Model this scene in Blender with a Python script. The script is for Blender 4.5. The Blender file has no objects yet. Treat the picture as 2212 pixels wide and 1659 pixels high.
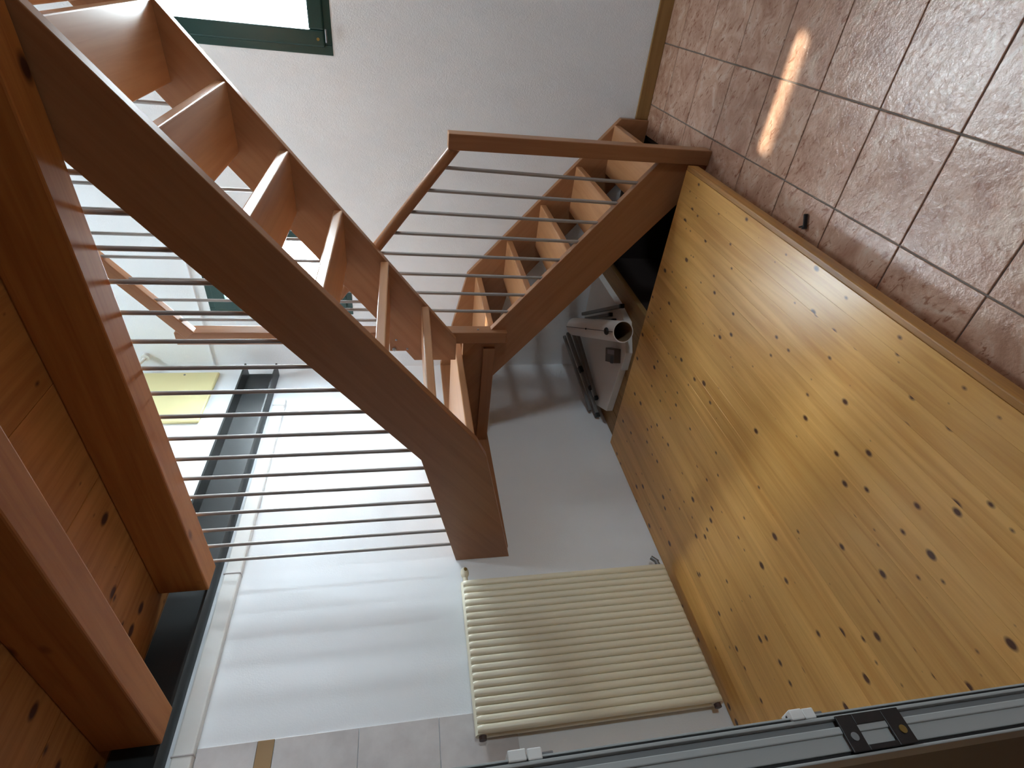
import bpy, bmesh, math, random
from mathutils import Vector, Matrix

# ------------------------------------------------------------------ camera
# Metric room: Z up, floor z=0, left wall plane x=XL, back wall plane y=YB.
XL, YB, EYE = -2.576, 3.642, 1.54
XR, YF = 5.2, -4.6          # unseen far sides of the room
scene = bpy.context.scene
C = scene.collection
cam_d = bpy.data.cameras.new('camera')
cam = bpy.data.objects.new('camera', cam_d)
C.objects.link(cam)
cam_d.sensor_fit = 'HORIZONTAL'
cam_d.sensor_width = 36.0
cam_d.lens = 1181.83 / 2212 * 36
cam_d.clip_start = 0.02
right = Vector((0.09892557, -0.159405, -0.98224425))
up = Vector((0.79715968, 0.60351031, -0.01765659))
back = Vector((0.59560908, -0.78125883, 0.18677385))
m = Matrix((right, up, back)).transposed().to_4x4()
m.translation = (0, 0, EYE)
cam.matrix_world = m
scene.camera = cam

# ------------------------------------------------------------------ world, sun, exposure
world = bpy.data.worlds.new('overcast_sky')
scene.world = world
world.use_nodes = True
bg = world.node_tree.nodes['Background']
bg.inputs['Color'].default_value = (0.83, 0.93, 1.0, 1)
bg.inputs['Strength'].default_value = 4.5

sun_d = bpy.data.lights.new('sun', 'SUN')
sun_d.energy = 0.75
sun_d.color = (1.0, 0.87, 0.68)
sun_d.angle = math.radians(1.2)
sun = bpy.data.objects.new('sun', sun_d)
C.objects.link(sun)
sun.rotation_euler = Vector((-0.166, -1.31, -2.07)).to_track_quat('-Z', 'Y').to_euler()
sun.location = (0.5, 7, 7)

scene.view_settings.view_transform = 'Standard'
scene.view_settings.look = 'None'
scene.view_settings.gamma = 1.0
scene.view_settings.use_curve_mapping = False
scene.view_settings.exposure = 4.15
try:
    scene.cycles.max_bounces = 12
    scene.cycles.diffuse_bounces = 8
    scene.cycles.transparent_max_bounces = 16
    scene.cycles.use_denoising = True
    scene.cycles.sample_clamp_indirect = 8.0
except Exception:
    pass

random.seed(7)

# ------------------------------------------------------------------ helpers
def lin(*c):
    return tuple(((v / 255) / 12.92 if v / 255 <= 0.04045 else ((v / 255 + 0.055) / 1.055) ** 2.4) for v in c) + (1.0,)

def new_mat(name):
    mt = bpy.data.materials.new(name)
    mt.use_nodes = True
    nt = mt.node_tree
    return mt, nt, nt.nodes['Principled BSDF']

def coords(nt, scale=(1, 1, 1), rot=(0, 0, 0), vary=0.0):
    tc = nt.nodes.new('ShaderNodeTexCoord')
    src = tc.outputs['Object']
    if vary:
        oi = nt.nodes.new('ShaderNodeObjectInfo')
        mu = nt.nodes.new('ShaderNodeMath'); mu.operation = 'MULTIPLY'
        nt.links.new(oi.outputs['Random'], mu.inputs[0]); mu.inputs[1].default_value = vary
        ad = nt.nodes.new('ShaderNodeVectorMath'); ad.operation = 'ADD'
        nt.links.new(src, ad.inputs[0]); nt.links.new(mu.outputs[0], ad.inputs[1])
        src = ad.outputs[0]
    for key, val in (('Rotation', rot), ('Scale', scale)):
        mp = nt.nodes.new('ShaderNodeMapping')
        mp.inputs[key].default_value = val
        nt.links.new(src, mp.inputs['Vector'])
        src = mp.outputs['Vector']
    return src

def noise(nt, vec, scale, detail=4, rough=0.55, dist=0.0):
    n = nt.nodes.new('ShaderNodeTexNoise')
    n.inputs['Scale'].default_value = scale
    n.inputs['Detail'].default_value = detail
    n.inputs['Roughness'].default_value = rough
    n.inputs['Distortion'].default_value = dist
    nt.links.new(vec, n.inputs['Vector'])
    return n.outputs['Fac']

def ramp(nt, fac, stops):
    r = nt.nodes.new('ShaderNodeValToRGB')
    e = r.color_ramp.elements
    while len(e) < len(stops):
        e.new(0.5)
    for i, (p, c) in enumerate(stops):
        e[i].position = p
        e[i].color = c if len(c) == 4 else tuple(c) + (1,)
    nt.links.new(fac, r.inputs['Fac'])
    return r.outputs['Color']

def mix(nt, fac, a, b, mode='MIX'):
    n = nt.nodes.new('ShaderNodeMix')
    n.data_type = 'RGBA'; n.blend_type = mode
    for sock, v in ((n.inputs[0], fac), (n.inputs[6], a), (n.inputs[7], b)):
        if hasattr(v, 'is_linked') or hasattr(v, 'links'):
            nt.links.new(v, sock)
        else:
            sock.default_value = v
    return n.outputs[2]

def bump(nt, bsdf, height, strength=0.2, distance=0.01):
    b = nt.nodes.new('ShaderNodeBump')
    b.inputs['Strength'].default_value = strength
    b.inputs['Distance'].default_value = distance
    nt.links.new(height, b.inputs['Height'])
    nt.links.new(b.outputs['Normal'], bsdf.inputs['Normal'])

def plain(name, col, rough=0.5, metal=0.0, spec=0.5, nscale=0, nstr=0.0, vary=0.0):
    mt, nt, b = new_mat(name)
    b.inputs['Base Color'].default_value = col
    b.inputs['Roughness'].default_value = rough
    b.inputs['Metallic'].default_value = metal
    b.inputs['Specular IOR Level'].default_value = spec
    v = coords(nt)
    f = noise(nt, v, nscale or 60, 3)
    if vary:
        c2 = tuple(x * (1 - vary) for x in col[:3]) + (1,)
        nt.links.new(ramp(nt, noise(nt, v, 4, 4), [(0.3, c2), (0.7, col)]), b.inputs['Base Color'])
    if nstr:
        bump(nt, b, f, nstr, 0.004)
    return mt

def wood(name, light, dark, axis, rot=(0, 0, 0), rough=0.38, knots=None, vary=7.0, fine=1.0, spec=0.5, tone=0.0, flat=False):
    """grain runs along axis (0,1,2); knots=(scale, radius, colour)"""
    mt, nt, b = new_mat(name)
    sc = [26 * fine] * 3
    sc[axis] = 1.3 * fine
    v = coords(nt, tuple(sc), rot, vary)
    g = noise(nt, v, 1.0, 6, 0.62, 0.6)
    col = ramp(nt, g, [(0.30, dark), (0.62, light)])
    if tone:
        oi = nt.nodes.new('ShaderNodeObjectInfo')
        lo = 1 - tone
        tn = ramp(nt, oi.outputs['Random'], [(0.0, (lo, lo * 0.985, lo * 0.95, 1)), (1.0, (1, 1, 1, 1))])
        col = mix(nt, 1.0, col, tn, 'MULTIPLY')
    if knots:
        ks, kr, kc = knots
        s2 = [ks] * 3
        s2[axis] = ks * 0.62
        v2 = coords(nt, tuple(s2), rot, vary)
        vo = nt.nodes.new('ShaderNodeTexVoronoi')
        if flat:
            vo.voronoi_dimensions = '2D'
        vo.inputs['Scale'].default_value = 1.0
        vo.inputs['Randomness'].default_value = 1.0
        nt.links.new(v2, vo.inputs['Vector'])
        sep = nt.nodes.new('ShaderNodeSeparateColor')
        nt.links.new(vo.outputs['Color'], sep.inputs[0])
        mr = nt.nodes.new('ShaderNodeMapRange')
        mr.inputs[1].default_value = 0.25; mr.inputs[2].default_value = 1.0
        mr.inputs[3].default_value = 0.0; mr.inputs[4].default_value = kr
        nt.links.new(sep.outputs[0], mr.inputs[0])
        dv = nt.nodes.new('ShaderNodeMath'); dv.operation = 'SUBTRACT'
        nt.links.new(mr.outputs[0], dv.inputs[0]); nt.links.new(vo.outputs['Distance'], dv.inputs[1])
        mk = ramp(nt, dv.outputs[0], [(0.0, (0, 0, 0, 1)), (kr * 0.45, (1, 1, 1, 1))])
        col = mix(nt, mk, col, kc)
    nt.links.new(col, b.inputs['Base Color'])
    b.inputs['Roughness'].default_value = rough
    b.inputs['Specular IOR Level'].default_value = spec
    bump(nt, b, g, 0.06, 0.002)
    return mt

# ------------------------------------------------------------------ materials
M = {}
SL, SD = lin(158, 110, 74), lin(144, 96, 62)
SLOPE = math.atan(0.79)
M['stair_x'] = wood('stained_beech_x', SL, SD, 0, rough=0.36)
M['stair_y'] = wood('stained_beech_y', SL, SD, 1, rough=0.34)
M['stair_z'] = wood('stained_beech_z', SL, SD, 2, rough=0.36)
M['stair_s'] = wood('stained_beech_slope', SL, SD, 0, rot=(0, SLOPE, 0), rough=0.36)
M['stair_d'] = wood('stained_beech_descending', SL, SD, 0, rot=(0, -SLOPE, 0), rough=0.36)
M['stair_tread'] = wood('beech_tread', lin(184, 134, 94), lin(168, 116, 76), 1, rough=0.30)
M['beam'] = wood('pine_beam', lin(172, 110, 54), lin(152, 90, 40), 0, rough=0.6, spec=0.25, knots=(5.5, 0.20, lin(66, 32, 14)))
M['ceil'] = wood('pine_ceiling', lin(174, 116, 60), lin(150, 92, 42), 1, rough=0.6, spec=0.25, knots=(7.5, 0.19, lin(70, 34, 15)), flat=True, tone=0.06)
M['plat'] = wood('knotty_pine', lin(234, 182, 106), lin(208, 150, 76), 1, rough=0.30, knots=(11.5, 0.165, lin(84, 48, 28)), flat=True, tone=0.14)
M['platedge'] = wood('pine_edge', lin(176, 124, 62), lin(130, 84, 38), 1, rough=0.45)
M['deck'] = wood('deck_pine', lin(168, 130, 80), lin(132, 98, 56), 1, rough=0.55, tone=0.12)
M['oak'] = wood('oak_skirting', lin(150, 114, 66), lin(128, 94, 50), 0, rough=0.5)
M['rod'] = plain('grey_steel_rod', lin(158, 153, 151), 0.42, 0.3)
M['white'] = plain('white_plaster', lin(236, 239, 243), 0.85, nscale=140, nstr=0.12, vary=0.025)
M['whitepaint'] = plain('white_plastic', lin(226, 226, 224), 0.45)
M['steel'] = plain('dark_primer_steel', lin(32, 34, 34), 0.45, 0.0, vary=0.25)
M['green'] = plain('dark_green_lacquer', lin(26, 62, 58), 0.35)
M['yellow'] = plain('pale_yellow_plastic', lin(232, 222, 168), 0.5)
M['cream'] = plain('cream_radiator_enamel', lin(234, 227, 204), 0.35)
M['chrome'] = plain('dull_nickel', lin(140, 140, 142), 0.35, 0.8)
M['darkplug'] = plain('dark_brown_plug', lin(78, 60, 58), 0.5)
M['black'] = plain('black_plastic', lin(18, 17, 19), 0.4)
M['blackrubber'] = plain('black_rubber', lin(12, 10, 12), 0.6)
M['alu'] = plain('white_aluminium', lin(168, 172, 172), 0.4)
M['alugrey'] = plain('grey_aluminium', lin(126, 128, 130), 0.4)
M['panel'] = plain('taupe_panel', lin(112, 104, 96), 0.55)
M['brass'] = plain('brass_screw', lin(150, 128, 74), 0.35, 0.8)
M['board'] = plain('white_melamine', lin(232, 230, 226), 0.5)
M['card'] = plain('white_card_tube', lin(236, 231, 227), 0.6)
M['cardin'] = plain('brown_card', lin(126, 100, 72), 0.8)
M['greytube'] = plain('grey_painted_tube', lin(128, 128, 126), 0.45, 0.2)
M['pit'] = plain('dark_void_shade', lin(44, 32, 28), 0.8)  # darkness of the under-stair opening put into the base colour
M['boxbrown'] = plain('brown_print', lin(96, 82, 76), 0.5, nscale=30)
M['boxlid'] = plain('lilac_print', lin(148, 136, 140), 0.5)
M['border'] = plain('brown_border_tile', lin(166, 136, 100), 0.35, vary=0.12)
M['grout'] = plain('grey_grout', lin(120, 108, 100), 0.8, nscale=200, nstr=0.3)
M['wgrout'] = plain('wall_grout', lin(196, 190, 190), 0.8)
M['concrete'] = plain('render', lin(190, 186, 178), 0.9)
M['roof'] = plain('white_ceiling_paint', lin(232, 232, 230), 0.9)
M['taupe'] = plain('taupe_paint', lin(128, 120, 110), 0.9)
M['bark'] = plain('bark', lin(120, 140, 150), 0.9)

# floor tile
mt, nt, b = new_mat('rustic_floor_tile')
v = coords(nt, (1, 1, 1), (0, 0, 0), 13.0)
f1 = noise(nt, v, 9, 8, 0.66, 0.8)
vs = coords(nt, (1, 2.2, 1), (0, 0, 0.5), 13.0)
f2 = noise(nt, vs, 22, 5, 0.6, 1.2)
ca = ramp(nt, f1, [(0.30, lin(158, 114, 92)), (0.52, lin(190, 152, 130)), (0.72, lin(210, 183, 164))])
fl = ramp(nt, f2, [(0.56, (0, 0, 0, 1)), (0.66, (0.8, 0.8, 0.8, 1))])
cb = mix(nt, fl, ca, lin(132, 84, 62))
nt.links.new(cb, b.inputs['Base Color'])
b.inputs['Roughness'].default_value = 0.17
b.inputs['Specular IOR Level'].default_value = 0.6
f3 = noise(nt, v, 44, 6, 0.6, 0.2)
bump(nt, b, f3, 0.45, 0.006)
M['tile'] = mt

# wall tile
mt, nt, b = new_mat('grey_wall_tile')
v = coords(nt, (1, 1, 1), (0, 0, 0), 9.0)
nt.links.new(ramp(nt, noise(nt, v, 7, 6, 0.6), [(0.3, lin(196, 190, 190)), (0.7, lin(218, 214, 214))]), b.inputs['Base Color'])
b.inputs['Roughness'].default_value = 0.35
M['walltile'] = mt

# low scuffed wall: same plaster with rolled-on ridges
mt, nt, b = new_mat('white_plaster_rough')
v = coords(nt, (1, 1, 0.45))
nt.links.new(ramp(nt, noise(nt, v, 3, 5), [(0.3, lin(231, 235, 239)), (0.7, lin(237, 241, 245))]), b.inputs['Base Color'])
b.inputs['Roughness'].default_value = 0.85
hh = mix(nt, 0.35, noise(nt, v, 7, 6, 0.5, 1.5), noise(nt, coords(nt), 150, 2))
bump(nt, b, hh, 0.30, 0.02)
M['plaster_rough'] = mt

# window glass: clear sheet with a faint reflection
mt = bpy.data.materials.new('window_glass'); mt.use_nodes = True
nt = mt.node_tree
nt.nodes.clear()
out = nt.nodes.new('ShaderNodeOutputMaterial')
tr = nt.nodes.new('ShaderNodeBsdfTransparent'); tr.inputs[0].default_value = (0.96, 0.98, 0.98, 1)
gl = nt.nodes.new('ShaderNodeBsdfGlossy'); gl.inputs['Roughness'].default_value = 0.02
ms = nt.nodes.new('ShaderNodeMixShader')
ms.inputs[0].default_value = 0.05
nt.links.new(tr.outputs[0], ms.inputs[1]); nt.links.new(gl.outputs[0], ms.inputs[2])
nt.links.new(ms.outputs[0], out.inputs[0])
M['glass'] = mt

# ------------------------------------------------------------------ geometry helpers
def tag(o, label=None, cat=None, group=None, kind=None):
    if label: o['label'] = label
    if cat: o['category'] = cat
    if group: o['group'] = group
    if kind: o['kind'] = kind
    return o

def thing(name, loc, label, cat, group=None):
    o = bpy.data.objects.new(name, None)
    C.objects.link(o)
    o.location = loc
    o.empty_display_size = 0.1
    return tag(o, label, cat, group)

def wloc(o):
    p = Vector((0, 0, 0))
    while o:
        p += o.location
        o = o.parent
    return p

def obj(name, bm, mat, parent=None, origin=None, smooth=None):
    """bm holds world coordinates; the object's origin goes to `origin`"""
    po = wloc(parent) if parent else Vector((0, 0, 0))
    og = Vector(origin) if origin is not None else po.copy()
    bmesh.ops.recalc_face_normals(bm, faces=bm.faces)
    bmesh.ops.translate(bm, verts=bm.verts, vec=-og)
    me = bpy.data.meshes.new(name)
    bm.to_mesh(me)
    bm.free()
    me.materials.append(mat)
    if smooth is not None:
        for p in me.polygons:
            p.use_smooth = True
        me.set_sharp_from_angle(angle=math.radians(smooth))
    o = bpy.data.objects.new(name, me)
    C.objects.link(o)
    if parent:
        o.parent = parent
    o.location = og - po
    return o

def B():
    return bmesh.new()

def box(bm, x0, x1, y0, y1, z0, z1, bev=0.0):
    vs = [bm.verts.new(p) for p in ((x0, y0, z0), (x1, y0, z0), (x1, y1, z0), (x0, y1, z0),
                                    (x0, y0, z1), (x1, y0, z1), (x1, y1, z1), (x0, y1, z1))]
    fs = [bm.faces.new([vs[i] for i in f]) for f in ((0, 3, 2, 1), (4, 5, 6, 7), (0, 1, 5, 4), (1, 2, 6, 5), (2, 3, 7, 6), (3, 0, 4, 7))]
    if bev:
        es = {e for f in fs for e in f.edges}
        bmesh.ops.bevel(bm, geom=list(es), offset=bev, segments=2, affect='EDGES', profile=0.5)
    return bm

def bx(*a, bev=0.0):
    return box(B(), *a, bev=bev)

def prism(bm, pts, axis, a0, a1, bev=0.0):
    """extrude 2-D polygon. axis=1: pts are (x,z) and run y a0..a1; axis=0: pts (y,z); axis=2: pts (x,y)"""
    def P(p, a):
        return (p[0], a, p[1]) if axis == 1 else ((a, p[0], p[1]) if axis == 0 else (p[0], p[1], a))
    A = [bm.verts.new(P(p, a0)) for p in pts]
    D = [bm.verts.new(P(p, a1)) for p in pts]
    n = len(pts)
    fs = [bm.faces.new(A), bm.faces.new(D[::-1])]
    for i in range(n):
        fs.append(bm.faces.new((A[i], A[(i + 1) % n], D[(i + 1) % n], D[i])))
    if bev:
        bmesh.ops.recalc_face_normals(bm, faces=fs)
        es = {e for f in fs for e in f.edges}
        bmesh.ops.bevel(bm, geom=list(es), offset=bev, segments=2, affect='EDGES', profile=0.5)
    return bm

def tube(bm, p, q, r, seg=14, r2=None, inner=None):
    p, q = Vector(p), Vector(q)
    d = (q - p).normalized()
    a = d.orthogonal().normalized()
    c = d.cross(a)
    r2 = r if r2 is None else r2
    def ring(o, rr):
        return [bm.verts.new(o + a * rr * math.cos(2 * math.pi * i / seg) + c * rr * math.sin(2 * math.pi * i / seg)) for i in range(seg)]
    R1, R2 = ring(p, r), ring(q, r2)
    for i in range(seg):
        j = (i + 1) % seg
        bm.faces.new((R1[i], R1[j], R2[j], R2[i]))
    if inner is None:
        bm.faces.new(R1[::-1]); bm.faces.new(R2)
    else:
        I1, I2 = ring(p, inner), ring(q, inner)
        for i in range(seg):
            j = (i + 1) % seg
            bm.faces.new((I1[j], I1[i], I2[i], I2[j]))
            bm.faces.new((R1[j], R1[i], I1[i], I1[j]))
            bm.faces.new((R2[i], R2[j], I2[j], I2[i]))
    return bm

def bar(bm, p, q, w, h, upv=(0, 0, 1), bev=0.0):
    """rectangular bar from p to q, w across, h along upv"""
    p, q = Vector(p), Vector(q)
    d = (q - p).normalized()
    s = d.cross(Vector(upv)).normalized()
    u = s.cross(d).normalized()
    vs = []
    for o in (p, q):
        for (i, j) in ((-1, -1), (1, -1), (1, 1), (-1, 1)):
            vs.append(bm.verts.new(o + s * (w / 2 * i) + u * (h / 2 * j)))
    fs = [bm.faces.new([vs[i] for i in f]) for f in ((3, 2, 1, 0), (4, 5, 6, 7), (0, 1, 5, 4), (1, 2, 6, 5), (2, 3, 7, 6), (3, 0, 4, 7))]
    if bev:
        es = {e for f in fs for e in f.edges}
        bmesh.ops.bevel(bm, geom=list(es), offset=bev, segments=2, affect='EDGES', profile=0.5)
    return bm

def sphere(bm, c, r, sx=1, sy=1, sz=1, seg=14):
    mtx = Matrix.Translation(c) @ Matrix.Diagonal((sx, sy, sz, 1))
    bmesh.ops.create_uvsphere(bm, u_segments=seg, v_segments=max(6, seg // 2), radius=r, matrix=mtx)
    return bm

def holed_wall(axis, face, depth, u0, u1, z0, z1, holes):
    """wall slab: axis=1 -> plane y=face, thickness to face+depth, u is x; axis=0 -> plane x=face, u is y"""
    bm = B()
    us = sorted({u0, u1, *[h[0] for h in holes], *[h[1] for h in holes]})
    zs = sorted({z0, z1, *[h[2] for h in holes], *[h[3] for h in holes]})
    def P(u, d, z):
        return (u, d, z) if axis == 1 else (d, u, z)
    def inside(u, z):
        return any(h[0] < u < h[1] and h[2] < z < h[3] for h in holes)
    for d in (face, face + depth):
        for i in range(len(us) - 1):
            for k in range(len(zs) - 1):
                if not inside((us[i] + us[i + 1]) / 2, (zs[k] + zs[k + 1]) / 2):
                    bm.faces.new([bm.verts.new(P(*q)) for q in ((us[i], d, zs[k]), (us[i + 1], d, zs[k]), (us[i + 1], d, zs[k + 1]), (us[i], d, zs[k + 1]))])
    for h in list(holes) + [(u0, u1, z0, z1)]:
        for (a, c, e, g) in ((h[0], h[1], h[2], h[2]), (h[0], h[1], h[3], h[3]), (h[0], h[0], h[2], h[3]), (h[1], h[1], h[2], h[3])):
            bm.faces.new([bm.verts.new(P(*q)) for q in ((a, face, e), (c, face, g), (c, face + depth, g), (a, face + depth, e))])
    bmesh.ops.remove_doubles(bm, verts=bm.verts, dist=1e-5)
    return bm

# ------------------------------------------------------------------ the setting: walls
W1 = (-0.457, 0.22, 1.915, 2.90)       # window by the upper flight
W2 = (-2.105, -1.43, 1.925, 2.89)      # window in the corner
wb = tag(obj('wall_back', holed_wall(1, YB, 0.35, XL - 0.3, XR + 0.3, -1.2, 5.3, [W1, W2]), M['plaster_rough']), kind='structure')
wl = tag(obj('wall_left', holed_wall(0, XL, -0.3, YF - 0.3, YB, -1.2, 5.3, []), M['white']), kind='structure')
D2 = (0.3, 1.2, 1.1, 1.9)  # unseen window, added as fill light from the right
wr = tag(obj('wall_right', holed_wall(0, XR, 0.3, YF - 0.3, YB, -1.2, 5.3, [D2]), M['taupe']), kind='structure')
wf = tag(obj('wall_front', holed_wall(1, YF, -0.3, XL, XR, -1.2, 5.3, []), M['taupe']), kind='structure')
SK = (-1.80, -0.55, 2.36, 2.76)        # roof light over the stairwell
bm = B()
box(bm, XL - .3, SK[0], YF - .3, YB + .35, 5.2, 5.35); box(bm, SK[1], XR + .3, YF - .3, YB + .35, 5.2, 5.35)
box(bm, SK[0], SK[1], YF - .3, SK[2], 5.2, 5.35); box(bm, SK[0], SK[1], SK[3], YB + .35, 5.2, 5.35)
tag(obj('ceiling', bm, M['roof']), kind='structure')
sk = bpy.data.objects.new('window_4', None); C.objects.link(sk); sk.location = (-1.25, 2.52, 5.2); tag(sk, kind='structure')
bm = B()
box(bm, SK[0], SK[0] + .04, SK[2], SK[3], 5.21, 5.40); box(bm, SK[1] - .04, SK[1], SK[2], SK[3], 5.21, 5.40)
box(bm, SK[0] + .04, SK[1] - .04, SK[2], SK[2] + .04, 5.21, 5.40); box(bm, SK[0] + .04, SK[1] - .04, SK[3] - .04, SK[3], 5.21, 5.40)
obj('frame', bm, M['green'], sk)
obj('pane', bx(SK[0] + .04, SK[1] - .04, SK[2] + .04, SK[3] - .04, 5.30, 5.306), M['glass'], sk)

# daylight portals: sampling guides set in the window openings, they give off no light of their own
def portal(name, loc, direction, sx, sy):
    d = bpy.data.lights.new(name, 'AREA')
    d.shape = 'RECTANGLE'; d.size = sx; d.size_y = sy
    d.cycles.is_portal = True
    o = bpy.data.objects.new(name, d); C.objects.link(o)
    o.location = loc
    o.rotation_euler = Vector(direction).to_track_quat('-Z', 'Z' if abs(direction[2]) < .5 else 'Y').to_euler()
    return o
for nm, w in (('window_1_portal', W1), ('window_2_portal', W2)):
    portal(nm, ((w[0] + w[1]) / 2, YB + 0.34, (w[2] + w[3]) / 2), (0, -1, 0), w[1] - w[0], w[3] - w[2])
portal('fill_window_portal', (XR + 0.29, (D2[0] + D2[1]) / 2, (D2[2] + D2[3]) / 2), (-1, 0, 0), D2[1] - D2[0], D2[3] - D2[2])
portal('window_4_portal', ((SK[0] + SK[1]) / 2, (SK[2] + SK[3]) / 2, 5.39), (0, 0, -1), SK[1] - SK[0], SK[3] - SK[2])

# horizontal ledge on the back wall above the corner window
tag(obj('trim_1', bx(XL, -1.2, YB - 0.012, YB, 2.955, 2.965, bev=0.003), M['white']), kind='structure')
# unseen slab added outside, cuts the sun down to a narrow streak
tag(obj('sun_blocker', bx(-3.4, 2.6, YB + 0.35, YB + 1.0, 3.73, 3.86), M['concrete']), kind='structure')

# windows
def window(name, axis, face, sgn, u0, u1, z0, z1, hinge_side=None):
    w = bpy.data.objects.new(name, None); C.objects.link(w)
    um, zm = (u0 + u1) / 2, z0
    w.location = (um, face, z0) if axis == 1 else (face, um, z0)
    tag(w, kind='structure')
    def slab(bm, a0, a1, d0, d1, c0, c1, bev=0.004):
        d0, d1 = sorted((face + sgn * d0, face + sgn * d1))
        return box(bm, a0, a1, d0, d1, c0, c1, bev) if axis == 1 else box(bm, d0, d1, a0, a1, c0, c1, bev)
    t = 0.05
    bm = B()
    slab(bm, u0, u0 + t, -0.004, 0.07, z0, z1); slab(bm, u1 - t, u1, -0.004, 0.07, z0, z1)
    slab(bm, u0 + t, u1 - t, -0.004, 0.07, z0, z0 + t); slab(bm, u0 + t, u1 - t, -0.004, 0.07, z1 - t, z1)
    obj('frame', bm, M['green'], w)
    a, c, e, g = u0 + t - 0.012, u1 - t + 0.012, z0 + t - 0.012, z1 - t + 0.012
    s = 0.08
    bm = B()
    slab(bm, a, a + s, -0.016, 0.045, e, g, 0.008); slab(bm, c - s, c, -0.016, 0.045, e, g, 0.008)
    slab(bm, a + s, c - s, -0.016, 0.045, e, e + s, 0.008); slab(bm, a + s, c - s, -0.016, 0.045, g - s, g, 0.008)
    obj('sash', bm, M['green'], w)
    obj('pane', slab(B(), a + s - 0.005, c - s + 0.005, 0.012, 0.018, e + s - 0.005, g - s + 0.005, 0), M['glass'], w)
    return w, slab
w1, slab1 = window('window_1', 1, YB, 1, *W1)
obj('hinge_pin', tube(B(), (W1[0] + .062, YB - .022, W1[2] + .028), (W1[0] + .125, YB - .022, W1[2] + .028), 0.005, 10), M['chrome'], w1, smooth=40)
obj('screw_cap', tube(B(), (W1[0] + .075, YB - .020, W1[2] + .072), (W1[0] + .075, YB - .012, W1[2] + .072), 0.008, 12), M['brass'], w1, smooth=40)
window('window_2', 1, YB, 1, *W2)
window('fill_window', 0, XR, 1, *D2)

# ------------------------------------------------------------------ floor
TS = 0.332
fl = tag(obj('floor', bx(-0.74, XR, YF, YB, -0.16, -0.004), M['grout']), kind='structure')
tx0, ty0 = -0.2295 - 2 * TS, 1.7605 - 12 * TS
bm = bx(0, TS - 0.005, 0, TS - 0.005, -0.012, 0.0, bev=0.0025)
me_tile = None
ntile = 0
for i in range(0, 11):
    for j in range(0, 18):
        xa, ya = tx0 + i * TS, ty0 + j * TS
        if ya > YB - 0.02 or xa > 2.65 or ya < -1.9 - 0.3:
            continue
        xe, ye = min(xa + TS - 0.005, 2.7), min(ya + TS - 0.005, YB)
        xs, ys = max(xa, -0.74), max(ya, -1.9)
        if xe - xs < 0.02 or ye - ys < 0.02:
            continue
        full = (xs == xa and ys == ya and abs(xe - xa - TS + 0.005) < 1e-6 and abs(ye - ya - TS + 0.005) < 1e-6)
        if full and me_tile is not None:
            o = bpy.data.objects.new('floor_tile', me_tile); C.objects.link(o); o.parent = fl
            o.location = (xa, ya, 0)
        else:
            o = obj('floor_tile', bx(xs, xe, ys, ye, -0.012, 0.0, bev=0.0025), M['tile'], fl, origin=(xa, ya, 0))
            if full:
                me_tile = o.data
bm.free()
# opening under the stairs, and slab beneath platform
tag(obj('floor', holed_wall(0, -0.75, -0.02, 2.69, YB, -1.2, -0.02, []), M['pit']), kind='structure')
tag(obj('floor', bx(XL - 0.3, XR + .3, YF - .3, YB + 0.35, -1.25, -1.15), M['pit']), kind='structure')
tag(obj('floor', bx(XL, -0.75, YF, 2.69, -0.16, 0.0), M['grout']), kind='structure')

tag(obj('shade_lining', bx(-1.62, -0.75, YB - 0.02, YB - 0.001, -1.2, 0.07), M['pit']), kind='structure')  # dark sheet over the pale wall, stands in for shade in the opening
# skirting on the back wall
tag(obj('baseboard_back', bx(-0.655, XR, YB - 0.018, YB, 0.0, 0.083, bev=0.004), M['oak']), kind='structure')

# ------------------------------------------------------------------ wall tiles by the kitchen
zj = [1.107, 1.436, 1.765, 2.095]
for k in range(3):
    z0, z1 = zj[k], zj[k + 1]
    for j in range(4):
        y1 = 1.02 - j * 0.332
        obj('wall_tile', bx(XL, XL + 0.008, y1 - 0.330, y1, z0 + 0.0015, z1 - 0.0015, bev=0.0012), M['walltile'], wl, origin=(XL, y1, z0))
for j in range(4):
    y1 = 1.02 - j * 0.332
    obj('border_tile', bx(XL, XL + 0.008, y1 - 0.330, y1, 2.0965, 2.160, bev=0.0012), M['border'], wl, origin=(XL, y1, 2.095))
    obj('wall_tile', bx(XL, XL + 0.008, y1 - 0.330, y1, 2.1615, 2.384, bev=0.0012), M['walltile'], wl, origin=(XL, y1, 2.16))

# ------------------------------------------------------------------ ceiling: planks on beams
cl = tag(obj('ceiling', bx(XL, XR, YF, 1.79, 2.735, 2.90), M['roof']), kind='structure')
tag(obj('ceiling', bx(0.62, XR, 1.79, YB, 2.70, 2.90), M['roof']), kind='structure')
PW = 0.44
xp = -1.235 - 4 * PW
while xp < XR:
    xa, xb = max(xp, XL), min(xp + PW, XR)
    if xb - xa > 0.02:
        obj('plank', bx(xa + 0.0005, xb - 0.0005, YF, 1.79, 2.70, 2.735, bev=0.0025), M['ceil'], cl, origin=(xa, 0, 2.7))
    xp += PW
beam_labels = {
    1.728: 'pine ceiling beam whose underside holds the grey stair rods',
    1.075: 'pine ceiling beam next to the rod-bearing beam, above the bare wall',
    0.42: 'pine ceiling beam above the tiled wall, third from the stairs',
}
for yc, lb in beam_labels.items():
    o = obj('ceiling_beam', bx(-2.462, XR - .01, yc - 0.066, yc + 0.066, 2.482, 2.699, bev=0.007), M['beam'], origin=(0, yc, 2.482))
    tag(o, lb, 'beam', 'pine ceiling beams')

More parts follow.
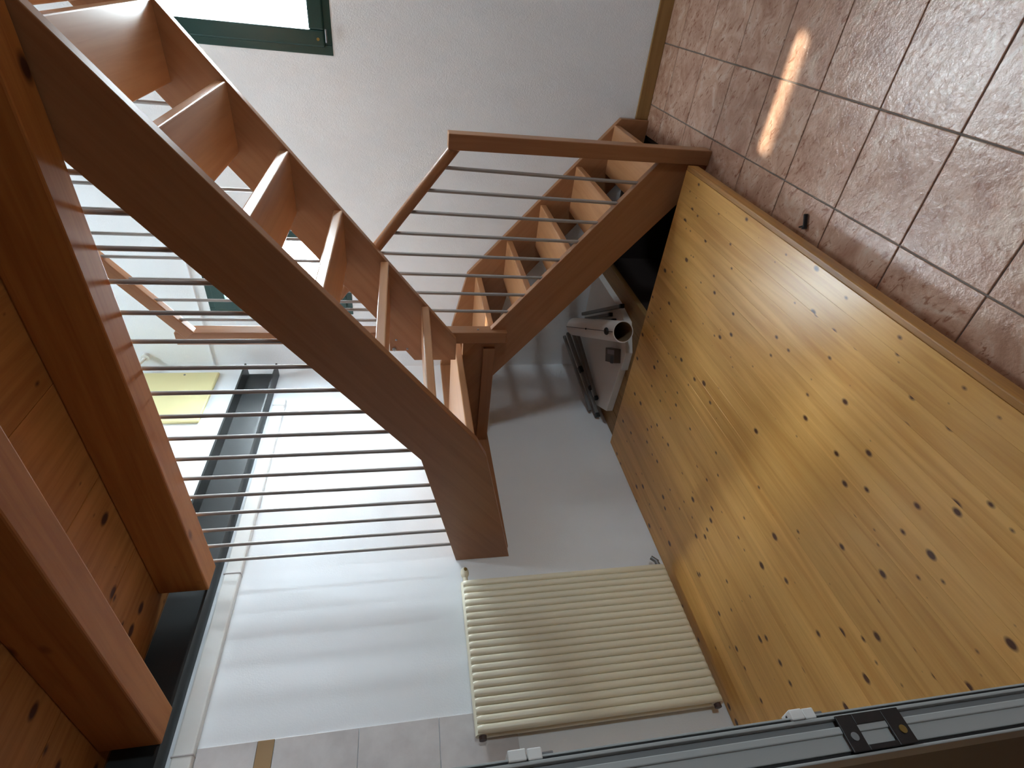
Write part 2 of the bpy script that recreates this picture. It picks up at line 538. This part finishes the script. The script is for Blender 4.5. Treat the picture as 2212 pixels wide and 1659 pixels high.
# steel channel along the left wall
prof = [(XL, 2.49), (-2.466, 2.49), (-2.466, 2.501), (-2.562, 2.505), (-2.562, 2.700), (-2.466, 2.704), (-2.466, 2.715), (XL, 2.715)]
sc_ = obj('steel_channel', prism(B(), prof, 1, YF, 3.54), M['steel'], origin=(XL, 0.8, 2.49))
tag(sc_, 'dark grey steel channel along the left wall carrying the ceiling beams', 'steel channel')

# cable trunking
t = thing('cable_trunking', (XL, 1.5, 2.388), 'white plastic cable trunking running below the dark steel channel', 'cable trunking')
obj('cover', bx(XL, -2.535, YF, 3.13, 2.386, 2.464, bev=0.008), M['whitepaint'], t)
obj('end_cap', bx(XL, -2.532, 3.13, 3.21, 2.383, 2.467, bev=0.014), M['whitepaint'], t)
for yj in (1.80, 0.99):
    obj('joint_cover', bx(XL, -2.533, yj - 0.003, yj + 0.003, 2.385, 2.4655, bev=0.001), M['wgrout'], t)

# yellow cover panel
t = thing('cover_panel', (XL, 3.29, 2.905), 'pale yellow cover panel on the upper left wall behind the rods', 'panel')
obj('plate', bx(XL, XL + 0.022, 3.005, 3.565, 2.905, 3.62, bev=0.012), M['yellow'], t)
obj('screw', tube(B(), (XL + 0.02, 3.53, 3.135), (XL + 0.025, 3.53, 3.135), 0.007, 10), M['chrome'], t, smooth=40)

# white bracket in the corner of the upper wall
t = thing('wall_bracket', (-2.46, YB, 3.40), 'small white wall bracket high up in the corner', 'bracket')
obj('base', tube(B(), (-2.46, YB, 3.395), (-2.46, YB - 0.03, 3.395), 0.028, 16), M['whitepaint'], t, smooth=40)
bm = tube(B(), (-2.46, YB - 0.03, 3.395), (-2.49, YB - 0.10, 3.44), 0.011, 10)
tube(bm, (-2.49, YB - 0.10, 3.44), (-2.51, YB - 0.14, 3.52), 0.011, 10)
obj('arm', bm, M['whitepaint'], t, smooth=40)

# ------------------------------------------------------------------ staircase
st = thing('staircase', (-1.2, 2.7, 0.0), 'stained brown wooden open-riser staircase with grey steel rods turning in the corner', 'staircase')
top = lambda k: 0.018 + 0.206 * k
TH = 0.040
# stringers
Y1, Y1b = 1.80, 1.842
near = [(0.45, 1.487 + .80 * 2.25), (-1.80, 1.487), (XL, 1.30), (XL, 1.006), (-1.802, 1.186), (-1.70, 1.236), (0.45, 1.236 + 0.797 * 2.15)]
obj('stringer', prism(B(), near, 1, Y1, Y1b, bev=0.003), M['stair_s'], st)
far = [(0.45, 2.917 + .775 * .45), (-1.65, 1.638), (-1.777, 1.638), (-1.777, 1.548), (-1.842, 1.500), (-1.842, 1.262), (-1.704, 1.262), (0.45, 2.60 + .785 * .45)]
obj('stringer', prism(B(), far, 1, 2.66, 2.70, bev=0.003), M['stair_s'], st)
low = [(-0.655, 0.236), (-1.69, 1.06), (-1.69, 1.214), (XL + .036, 1.214), (XL + .036, 1.02), (-2.02, 1.018), (-0.765, 0.0), (-0.655, 0.0)]
obj('stringer', prism(B(), low, 1, 2.735, 2.775, bev=0.003), M['stair_d'], st)
wallb = [(-0.655, 0.185), (-1.745, 1.105), (XL + .036, 1.283), (XL + .036, 0.93), (-1.9, 0.80), (-0.90, 0.0), (-0.655, 0.0)]
obj('stringer', prism(B(), wallb, 1, YB - 0.042, YB - 0.001, bev=0.003), M['stair_d'], st)
obj('stringer', bx(XL + 0.001, XL + 0.036, 1.842, YB - 0.001, 1.008, 1.282, bev=0.003), M['stair_y'], st)
obj('ledger', bx(XL + .036, -1.80, 2.712, 2.735, 1.022, 1.092, bev=0.002), M['stair_x'], st)
# treads
for k in (1, 2, 3, 4):
    xn = -0.695 - 0.263 * (k - 1)
    obj('tread', bx(xn - 0.30, xn, 2.774, YB - 0.041, top(k) - TH, top(k), bev=0.005), M['stair_tread'], st)
obj('landing_tread', bx(XL + .035, -1.747, 2.774, YB - 0.041, top(5) - TH, top(5), bev=0.005), M['stair_tread'], st)
obj('landing_tread', bx(XL + .035, -1.862, 1.84, 3.06, top(6) - TH, top(6), bev=0.005), M['stair_tread'], st)
for k in range(7, 14):
    xb = -0.20 - 0.257 * (12 - k)
    obj('tread', bx(xb - 0.278, xb, 1.841, 2.661, top(k) - TH, top(k), bev=0.005), M['stair_tread'], st)
# newel posts
obj('newel_post', bx(-0.685, -0.612, 2.72, 2.795, 0.0, 1.335, bev=0.004), M['stair_z'], st)
obj('newel_post', bx(-1.755, -1.680, 2.70, 2.778, 0.96, 2.75, bev=0.004), M['stair_z'], st)
# bolts on the inner joint
obj('bolt', sphere(B(), (-1.762, 2.655, 1.612), 0.012, 1, 0.6, 1), M['chrome'], st, smooth=60)
obj('bolt', sphere(B(), (-1.70, 2.657, 1.60), 0.007, 1, 0.6, 1), M['chrome'], st, smooth=60)
obj('bolt', sphere(B(), (-1.76, 2.657, 1.54), 0.007, 1, 0.6, 1), M['chrome'], st, smooth=60)
obj('bolt', sphere(B(), (-1.678, 2.735, 1.13), 0.007, 0.6, 1, 1), M['chrome'], st, smooth=60)
# handrails
hz = lambda x: 1.318 + 0.75 * (-0.703 - x)
obj('handrail', tube(B(), (-0.66, 2.757, hz(-0.66)), (-1.69, 2.757, hz(-1.69)), 0.027, 18), M['stair_d'], st, smooth=40)
uz = lambda x: 2.672 + 0.75 * (x + 1.655)
bm = bar(B(), (-1.672, 2.682, uz(-1.672)), (0.45, 2.682, uz(0.45)), 0.046, 0.062, bev=0.004)
obj('handrail', bm, M['stair_s'], st)
# rods
zt_near = lambda x: 1.487 + (0.80 if x > -1.80 else 0.242) * (x + 1.80)
for i in range(17):
    x = -2.448 + 0.11665 * i
    obj('rod', tube(B(), (x, 1.815, zt_near(x) - 0.02), (x, 1.815, 2.56), 0.0086, 12), M['rod'], st, smooth=40)
for i in range(8):
    xb, xt = -0.80 - 0.110 * i, -0.775 - 0.1125 * i
    zb = 0.236 + 0.796 * (-0.655 - xb)
    obj('rod', tube(B(), (xb, 2.757, zb - 0.02), (xt, 2.757, hz(xt) - 0.01), 0.0090, 12), M['rod'], st, smooth=40)
for i in range(16):
    x = -1.587 + 0.114 * i
    obj('rod', tube(B(), (x, 2.681, 2.917 + .775 * x - 0.02), (x, 2.681, uz(x) - 0.01), 0.0080, 12), M['rod'], st, smooth=40)

# ------------------------------------------------------------------ pine platform
pf = thing('pine_platform', (-1.62, 0.9, 0.0), 'low knotty pine platform on the floor in front of the stairs', 'platform')
px0, px1, py0, py1 = XL + 0.003, -0.675, YF + 0.02, 2.674
n = 26
sw = (px1 - 0.022 - px0) / n
me_st = None
for i in range(n):
    xa = px0 + i * sw
    if me_st is None:
        o = obj('stave', bx(xa + 0.0001, xa + sw - 0.0001, py0, py1, 0.083, 0.137, bev=0.0008), M['plat'], pf, origin=(xa, 0, 0.083))
        me_st = o.data
    else:
        o = bpy.data.objects.new('stave', me_st); C.objects.link(o); o.parent = pf
        o.location = Vector((xa, 0, 0.083)) - pf.location
obj('edge_strip', bx(px1 - 0.0215, px1, py0, py1, 0.079, 0.1375, bev=0.004), M['platedge'], pf)
obj('plinth', bx(px0, px1 - 0.06, py0, py1 - 0.03, 0.0, 0.083), M['platedge'], pf)

# ------------------------------------------------------------------ storage corner under the stairs
dk = thing('storage_deck', (-2.08, 3.2, -0.02), 'low brown wooden deck under the stairs in the corner', 'deck')
for i in range(6):
    xa = XL + 0.002 + i * 0.164
    obj('plank', bx(xa + 0.001, xa + 0.163, 2.735, YB - 0.002, 0.062, 0.10, bev=0.003), M['deck'], dk, origin=(xa, 3.2, 0.062))
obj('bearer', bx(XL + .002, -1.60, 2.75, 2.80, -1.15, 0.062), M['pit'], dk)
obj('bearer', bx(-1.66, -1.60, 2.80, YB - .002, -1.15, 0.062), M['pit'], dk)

t = obj('white_board', prism(B(), [(-2.42, 2.835), (-2.02, 2.80), (-2.02, 2.775), (-1.88, 2.775), (-1.72, 2.90), (-1.70, 3.12), (-1.705, YB - .006), (XL + .006, YB - .006), (XL + .006, 3.12)], 2, 0.101, 0.150, bev=0.004), M['board'], origin=(-2.1, 3.2, 0.1))
tag(t, 'large white board lying flat on the deck under the stairs', 'board')

t = thing('card_tube', (-1.93, 3.10, 0.152), 'white cardboard tube with a black cord lying on the white board', 'tube')
pn, pfar = Vector((-1.70, 2.745, 0.219)), Vector((-2.12, 3.50, 0.262))
obj('tube_wall', tube(B(), pn, pfar, 0.068, 28, inner=0.063), M['card'], t, smooth=40)
obj('inner_lining', tube(B(), pn + (pfar - pn) * 0.004, pfar, 0.0625, 28, inner=0.060), M['cardin'], t, smooth=40)
upn = Vector((0, 0, 1)); dirn = (pfar - pn).normalized()
side = dirn.cross(upn).normalized()
toward = (upn * 0.86 - dirn.cross(upn).normalized() * 0.0).normalized()
bm = B(); tube(bm, pn + upn * 0.069, pfar + upn * 0.069, 0.0022, 8)
obj('cord', bm, M['black'], t, smooth=40)
q = pn + (pfar - pn) * 0.10 + upn * 0.074
obj('cord_stopper', sphere(B(), q, 0.024, 1, 1.15, 0.62), M['black'], t, smooth=50)
q2 = pn + (pfar - pn) * 0.52 + upn * 0.071
obj('knot', sphere(B(), q2, 0.007), M['black'], t, smooth=50)

t = thing('folded_trestle', (-2.40, 3.15, 0.15), 'folded grey metal trestle with black joints leaning in the corner by the tube', 'trestle')
def caprod(p, q, w, h, cap=True, part='leg'):
    p, q = Vector(p), Vector(q)
    o = obj(part, bar(B(), p, q, w, h, bev=0.003), M['greytube'], t)
    if cap:
        d = (q - p).normalized()
        obj('end_cap', bar(B(), q - d * 0.002, q + d * 0.028, w + 0.004, h + 0.004, bev=0.003), M['black'], o)
    return o
caprod((-2.24, 3.60, 0.275), (-2.535, 2.945, 0.165), 0.026, 0.026)
caprod((-2.27, 3.60, 0.30), (-2.545, 2.99, 0.20), 0.022, 0.022, False, 'brace')
caprod((-2.22, 3.58, 0.24), (-2.42, 3.13, 0.185), 0.024, 0.024)
caprod((-2.20, 3.58, 0.215), (-2.44, 3.03, 0.168), 0.022, 0.022)
obj('hinge_block', bar(B(), (-2.36, 3.30, 0.235), (-2.38, 3.255, 0.225), 0.03, 0.03, bev=0.003), M['black'], t)
t = thing('metal_legs', (-1.85, 3.3, 0.152), 'bundle of three grey square metal legs with black caps right of the tube', 'metal legs')
caprod((-2.06, 3.59, 0.185), (-1.645, 2.97, 0.172), 0.024, 0.024)
caprod((-2.08, 3.55, 0.168), (-1.80, 3.13, 0.165), 0.022, 0.022)
caprod((-2.12, 3.55, 0.166), (-1.80, 3.05, 0.165), 0.022, 0.022)

t = thing('small_carton', (-1.97, 2.90, 0.151), 'small brown printed carton on the white board beside the tube', 'carton')
a = math.atan2(-0.58, 0.96)
def rbox(cx, cy, w, d, z0, z1, ang, bev=0.003):
    bm = bx(-w / 2, w / 2, -d / 2, d / 2, z0, z1, bev=bev)
    bmesh.ops.rotate(bm, verts=bm.verts, cent=(0, 0, 0), matrix=Matrix.Rotation(ang, 3, 'Z'))
    bmesh.ops.translate(bm, verts=bm.verts, vec=(cx, cy, 0))
    return bm
ca_ = 0.52
obj('carton_body', rbox(-1.985, 2.905, 0.095, 0.17, 0.151, 0.195, ca_), M['boxbrown'], t)
obj('label', rbox(-1.955, 2.90, 0.03, 0.12, 0.195, 0.1965, ca_, 0.0003), M['boxlid'], t)
obj('dark_label', rbox(-1.99, 2.86, 0.05, 0.05, 0.195, 0.196, ca_, 0.0003), M['black'], t)

# ------------------------------------------------------------------ radiator
rd = thing('radiator', (-2.52, 1.26, 0.20), 'cream enamelled column radiator on the left wall above the platform', 'radiator')
NS, ry0, ry1 = 20, 0.905, 1.615
pit = (ry1 - ry0) / NS
bm = B()
zt, zb_ = 1.293, 0.174
def lozenge(bm, x, y, hx, hy, z0, z1, seg=20):
    # vertical oval column with domed ends
    rings = []
    for (z, s) in ((z0, 0.45), (z0 + 0.008, 0.8), (z0 + 0.022, 1.0), (z1 - 0.022, 1.0), (z1 - 0.008, 0.8), (z1, 0.45)):
        sg = lambda t: math.copysign(abs(t) ** 0.82, t)
        rings.append([bm.verts.new((x + hx * s * sg(math.cos(2 * math.pi * i / seg)), y + hy * (0.5 + 0.5 * s) * sg(math.sin(2 * math.pi * i / seg)), z)) for i in range(seg)])
    for r1, r2 in zip(rings, rings[1:]):
        for i in range(seg):
            j = (i + 1) % seg
            bm.faces.new((r1[i], r1[j], r2[j], r2[i]))
    bm.faces.new(rings[0][::-1]); bm.faces.new(rings[-1])
xf, xr = -2.492, -2.534
lozenge(bm, xf, 0, 0.0165, pit * 0.485, zb_ + 0.01, zt - 0.01)
lozenge(bm, xr, 0, 0.0165, pit * 0.485, zb_ + 0.01, zt - 0.01)
for zc in (zt - 0.026, zb_ + 0.026):
    tube(bm, ((xf + xr) / 2, -pit / 2, zc), ((xf + xr) / 2, pit / 2, zc), 0.026, 14)
me_sec = None
for i in range(NS):
    y = ry0 + pit * (i + 0.5)
    if me_sec is None:
        bmesh.ops.translate(bm, verts=bm.verts, vec=(0, y, 0))
        o = obj('radiator_section', bm, M['cream'], rd, origin=(-2.513, y, 0.2), smooth=50)
        me_sec = o.data
    else:
        o = bpy.data.objects.new('radiator_section', me_sec); C.objects.link(o); o.parent = rd
        o.location = Vector((-2.513, y, 0.2)) - rd.location
xm = (xf + xr) / 2
v = obj('valve', tube(B(), (xm, ry1, zt - .026), (xm, ry1 + 0.035, zt - .026), 0.013, 14), M['cream'], rd, smooth=40)
bm = B(); sphere(bm, (xm + .004, ry1 + 0.058, zt - 0.026), 0.022, 1.0, 1.5, 1.0); obj('valve_head', bm, M['cream'], v, smooth=60)
obj('valve_cap', tube(B(), (xm + .022, ry1 + .066, zt - .03), (xm + .028, ry1 + .066, zt - .03), 0.009, 12), M['brass'], v, smooth=40)
lk = obj('lockshield', tube(B(), (xm, ry1, zb_ + .026), (xm, ry1 + 0.03, zb_ + .03), 0.013, 14), M['chrome'], rd, smooth=40)
obj('lockshield_cap', tube(B(), (xm, ry1 + 0.03, zb_ + .022), (xm, ry1 + 0.062, zb_ + .052), 0.012, 14), M['chrome'], lk, smooth=40)
obj('pipe', tube(B(), (xm, ry1 + 0.024, zb_ + .022), (XL, ry1 + 0.024, zb_ + .022), 0.008, 12), M['chrome'], rd, smooth=40)
for zc in (zt - .03, zb_ + .03):
    obj('plug', tube(B(), (xm, ry0 - 0.016, zc), (xm, ry0, zc), 0.016, 14), M['darkplug'], rd, smooth=40)
for zc in (1.1, 0.4):
    obj('wall_hook', bx(XL, xr, 1.4, 1.42, zc, zc + 0.03), M['cream'], rd)

# ------------------------------------------------------------------ open aluminium door leaf beside the viewpoint
dr = bpy.data.objects.new('door_1', None); C.objects.link(dr); dr.location = (-0.9, 0.168, 0.02); tag(dr, kind='structure')
z0, z1 = 0.139, 2.25
obj('panel', bx(-1.40, -0.622, 0.1535, 0.178, z0, z1), M['panel'], dr)
obj('edge_profile', bx(-0.622, -0.603, 0.1565, 0.173, z0, z1, bev=0.001), M['alu'], dr)
obj('edge_profile', bx(-0.614, -0.600, 0.1715, 0.1785, z0, z1, bev=0.001), M['alu'], dr)
obj('groove_profile', bx(-0.622, -0.607, 0.1785, 0.186, z0, z1), M['alugrey'], dr)
obj('edge_profile', bx(-0.614, -0.600, 0.186, 0.1895, z0, z1, bev=0.0008), M['alu'], dr)
obj('gasket', bx(-0.62, -0.604, 0.1895, 0.192, z0, z1), M['blackrubber'], dr)
obj('edge_profile', bx(-0.62, -0.602, 0.192, 0.194, z0, z1, bev=0.0005), M['alu'], dr)
obj('gasket', bx(-0.622, -0.606, 0.1525, 0.1565, z0, z1), M['blackrubber'], dr)
obj('edge_profile', bx(-0.625, -0.600, 0.1495, 0.1525, z0, z1, bev=0.001), M['alu'], dr)
# keep plate: frame with a window in it
bm = B()
box(bm, -0.601, -0.5985, 0.1535, 0.188, 1.078, 1.098, 0.0006); box(bm, -0.601, -0.5985, 0.1535, 0.188, 1.020, 1.042, 0.0006)
box(bm, -0.601, -0.5985, 0.1535, 0.1585, 1.042, 1.078, 0.0006); box(bm, -0.601, -0.5985, 0.1775, 0.188, 1.042, 1.078, 0.0006)
lp = obj('latch_plate', bm, M['black'], dr)
for zc, mm in ((1.088, 'alugrey'), (1.029, 'brass')):
    obj('screw', tube(B(), (-0.5988, 0.167, zc), (-0.5975, 0.167, zc), 0.0042, 12), M[mm], lp, smooth=40)
for za, zb2, zc2 in ((1.116, 1.131, 1.146), (1.418, 1.434, 1.452)):
    h = obj('hinge_clip', bx(-0.618, -0.5985, 0.190, 0.2005, zb2, zc2, bev=0.0012), M['whitepaint'], dr)
    obj('hinge_leaf', bx(-0.618, -0.6005, 0.190, 0.2005, za, zb2 - 0.0015, bev=0.0012), M['whitepaint'], h)
    obj('hinge_pin', tube(B(), (-0.608, 0.196, za - 0.012), (-0.608, 0.196, zc2), 0.002, 8), M['chrome'], h, smooth=40)

# ------------------------------------------------------------------ small peg on the floor
t = thing('black_peg', (-0.655, 1.868, 0.0), 'small black plastic peg lying on the floor tiles beside the platform', 'peg')
obj('shank', tube(B(), (-0.672, 1.856, 0.0075), (-0.628, 1.880, 0.0075), 0.0075, 12), M['black'], t, smooth=40)
obj('prong', bar(B(), (-0.666, 1.862, 0.004), (-0.684, 1.890, 0.004), 0.005, 0.006), M['black'], t)
obj('head', tube(B(), (-0.677, 1.853, 0.0095), (-0.671, 1.8565, 0.0095), 0.0095, 12), M['black'], t, smooth=40)
